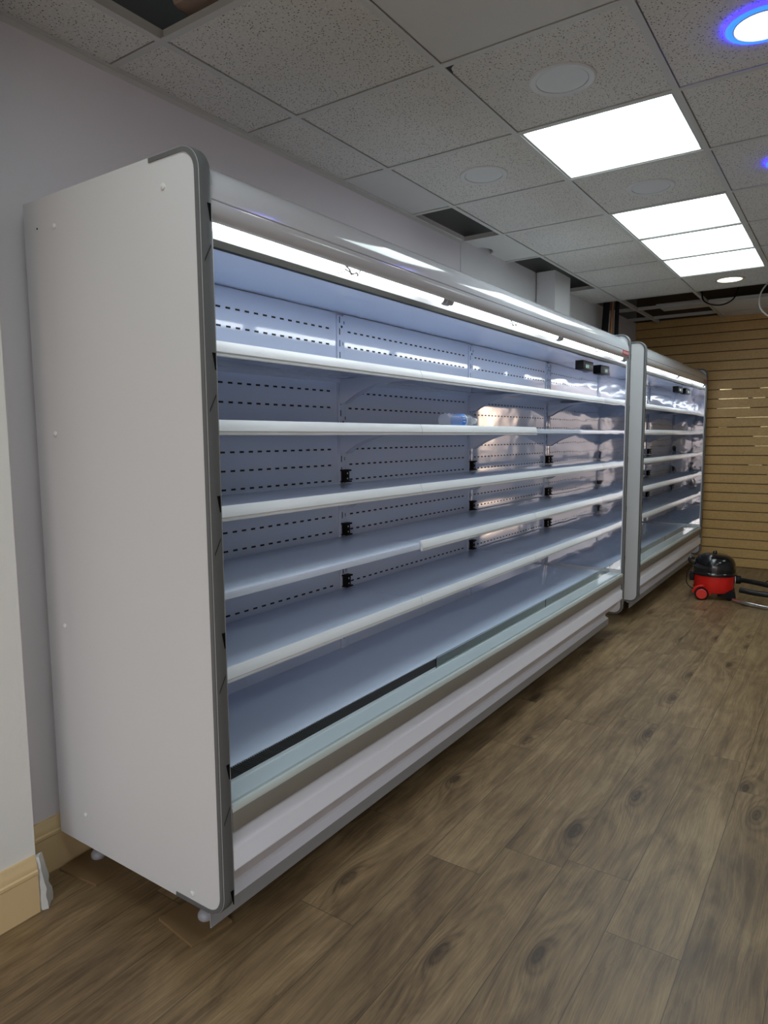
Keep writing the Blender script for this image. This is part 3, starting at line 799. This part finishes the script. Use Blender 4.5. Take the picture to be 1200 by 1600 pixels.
# ------------------------------------------------------------------ red canister vacuum cleaner
vc = thing('vacuum_cleaner', 'red and black canister vacuum cleaner on the floor by the slat wall', 'vacuum cleaner', (-.905, 6.16, 0), math.radians(9))
b = MB(); b.lathe([(.03, .055), (.125, .055), (.137, .062), (.150, .10), (.156, .17), (.157, .205), (.03, .205)], seg=56, sx=1.0, sy=.95); b.build('drum', 'red', vc)
b = MB(); b.lathe([(.03, .200), (.166, .200), (.169, .206), (.169, .216), (.165, .222), (.161, .226), (.160, .27), (.155, .30), (.142, .330), (.118, .352), (.08, .367), (.035, .373), (.002, .374)], seg=56, sx=1.0, sy=.95); b.build('lid', 'vac_black', vc)
b = MB(); b.lathe([(.016, .368), (.017, .380), (.014, .392), (.006, .397), (.001, .397)], seg=20); b.build('lid_knob', 'vac_black', vc)
# handle lug on the back of the lid and cord winder
b = MB(); b.ring(curve_pts([(-.150, -.045, .285), (-.180, -.045, .300), (-.190, -.045, .315), (-.180, -.04, .330), (-.150, -.035, .325)]), .012, 10); b.build('lid_handle', 'vac_black', vc)
MB().box(-.185, -.148, -.07, .07, .145, .200, .008).build('cable_plug_block', 'black', vc)
# wheel pair
for sy in (-1, 1):
    w = MB(); w.lathe([(.036, .022), (.050, .018), (.052, .004), (.050, -.012), (.036, -.016)], axis='Y', seg=36)
    wo_ = w.build('wheel', 'black', vc, (-.088, sy*.128, .0525)); wo_.rotation_euler = (0, 0, 0 if sy > 0 else math.pi)
    MB().lathe([(.001, .026), (.036, .026), (.041, .022), (.041, .012)], axis='Y', seg=36).build('hub_cap', 'red_hub', wo_)
# wheel arches in the drum and front castor skirt
for sy in (-1, 1):
    a = MB(); a.ring([(-.088 + .062*math.cos(math.radians(t)), sy*.118, .0525+.062*math.sin(math.radians(t))) for t in range(-5, 186, 12)], .010, 8); a.build('wheel_arch', 'red', vc)
f = MB(); f.prism_y([(.03, .030), (.115, .022), (.165, .030), (.158, .075), (.135, .085), (.05, .060)], -.10, .10); f.build('front_skirt', 'black', vc)
for sy in (-.07, .07):
    MB().lathe([(.016, -.012), (.020, -.009), (.020, .009), (.016, .012)], (.12, sy, .0200), 'Y', 20).build('castor', 'black', vc)
# pale oval patch at the front edge and hose socket
MB().lathe([(.001, .004), (.020, .004), (.022, 0)], (.1545, -.045, .172), 'X', 20, sy=1.5).build('front_patch', 'white', vc)
MB().lathe([(.034, 0), (.034, .045), (.030, .050), (.03, .055)], (.145, 0, .165), 'X', 24).build('hose_socket', 'black', vc)
hp = curve_pts([(.19, 0, .165), (.25, -.01, .160), (.34, -.03, .150), (.45, -.05, .130), (.58, -.03, .09), (.70, .06, .05), (.72, .20, .03), (.62, .30, .026), (.45, .30, .026)], 22)
h_ = MB().ring(hp, [.021 if k % 2 else .0185 for k in range(len(hp))], 14); h_.build('hose', 'hose', vc)
# power cord looping behind the cylinder
MB().ring(curve_pts([(-.165, -.03, .26), (-.20, -.05, .21), (-.205, -.06, .13), (-.17, -.07, .085), (-.12, -.06, .075)]), .004, 8).build('power_cord', 'black', vc)
tube = MB().ring(curve_pts([(-.70, 6.09, .10), (-.60, 6.06, .095), (-.48, 6.045, .092), (-.3, 6.05, .07), (-.08, 6.08, .027)]), .022, 12)
tag(tube.build('vacuum_tube', 'hose'), 'black vacuum tube leaning out to the right of the red cylinder', 'tube')
wand = MB().ring(curve_pts([(-.742, 6.055, .020), (-.68, 6.01, .0175), (-.60, 5.965, .0175), (-.50, 5.93, .0175), (-.36, 5.91, .0175), (-.15, 5.92, .0175)]), .0165, 14)
tag(wand.build('vacuum_wand', 'chrome'), 'bent chrome vacuum wand lying on the floor right of the cleaner', 'wand')
cd = MB().ring(curve_pts([(-.56, 6.52, .10), (-.50, 6.52, .14), (-.40, 6.52, .13), (-.22, 6.53, .05), (-.05, 6.54, .005)]), .004, 8)
tag(cd.build('power_lead', 'black'), 'thin black power lead trailing above the hose at the right edge', 'lead')

# portal so that the daylight samples the window
pl = bpy.data.lights.new('window_portal', 'AREA'); pl.shape = 'RECTANGLE'; pl.size = WX1-WX0; pl.size_y = WZ1-WZ0
pl.cycles.is_portal = True
po = bpy.data.objects.new('window_portal', pl); COL.objects.link(po)
po.location = ((WX0+WX1)/2, YF-.04, (WZ0+WZ1)/2); po.rotation_euler = (math.radians(90), 0, math.pi)
# area light points along its local -Z, towards +Y (into the room)
po.rotation_euler = (math.radians(90), 0, 0)
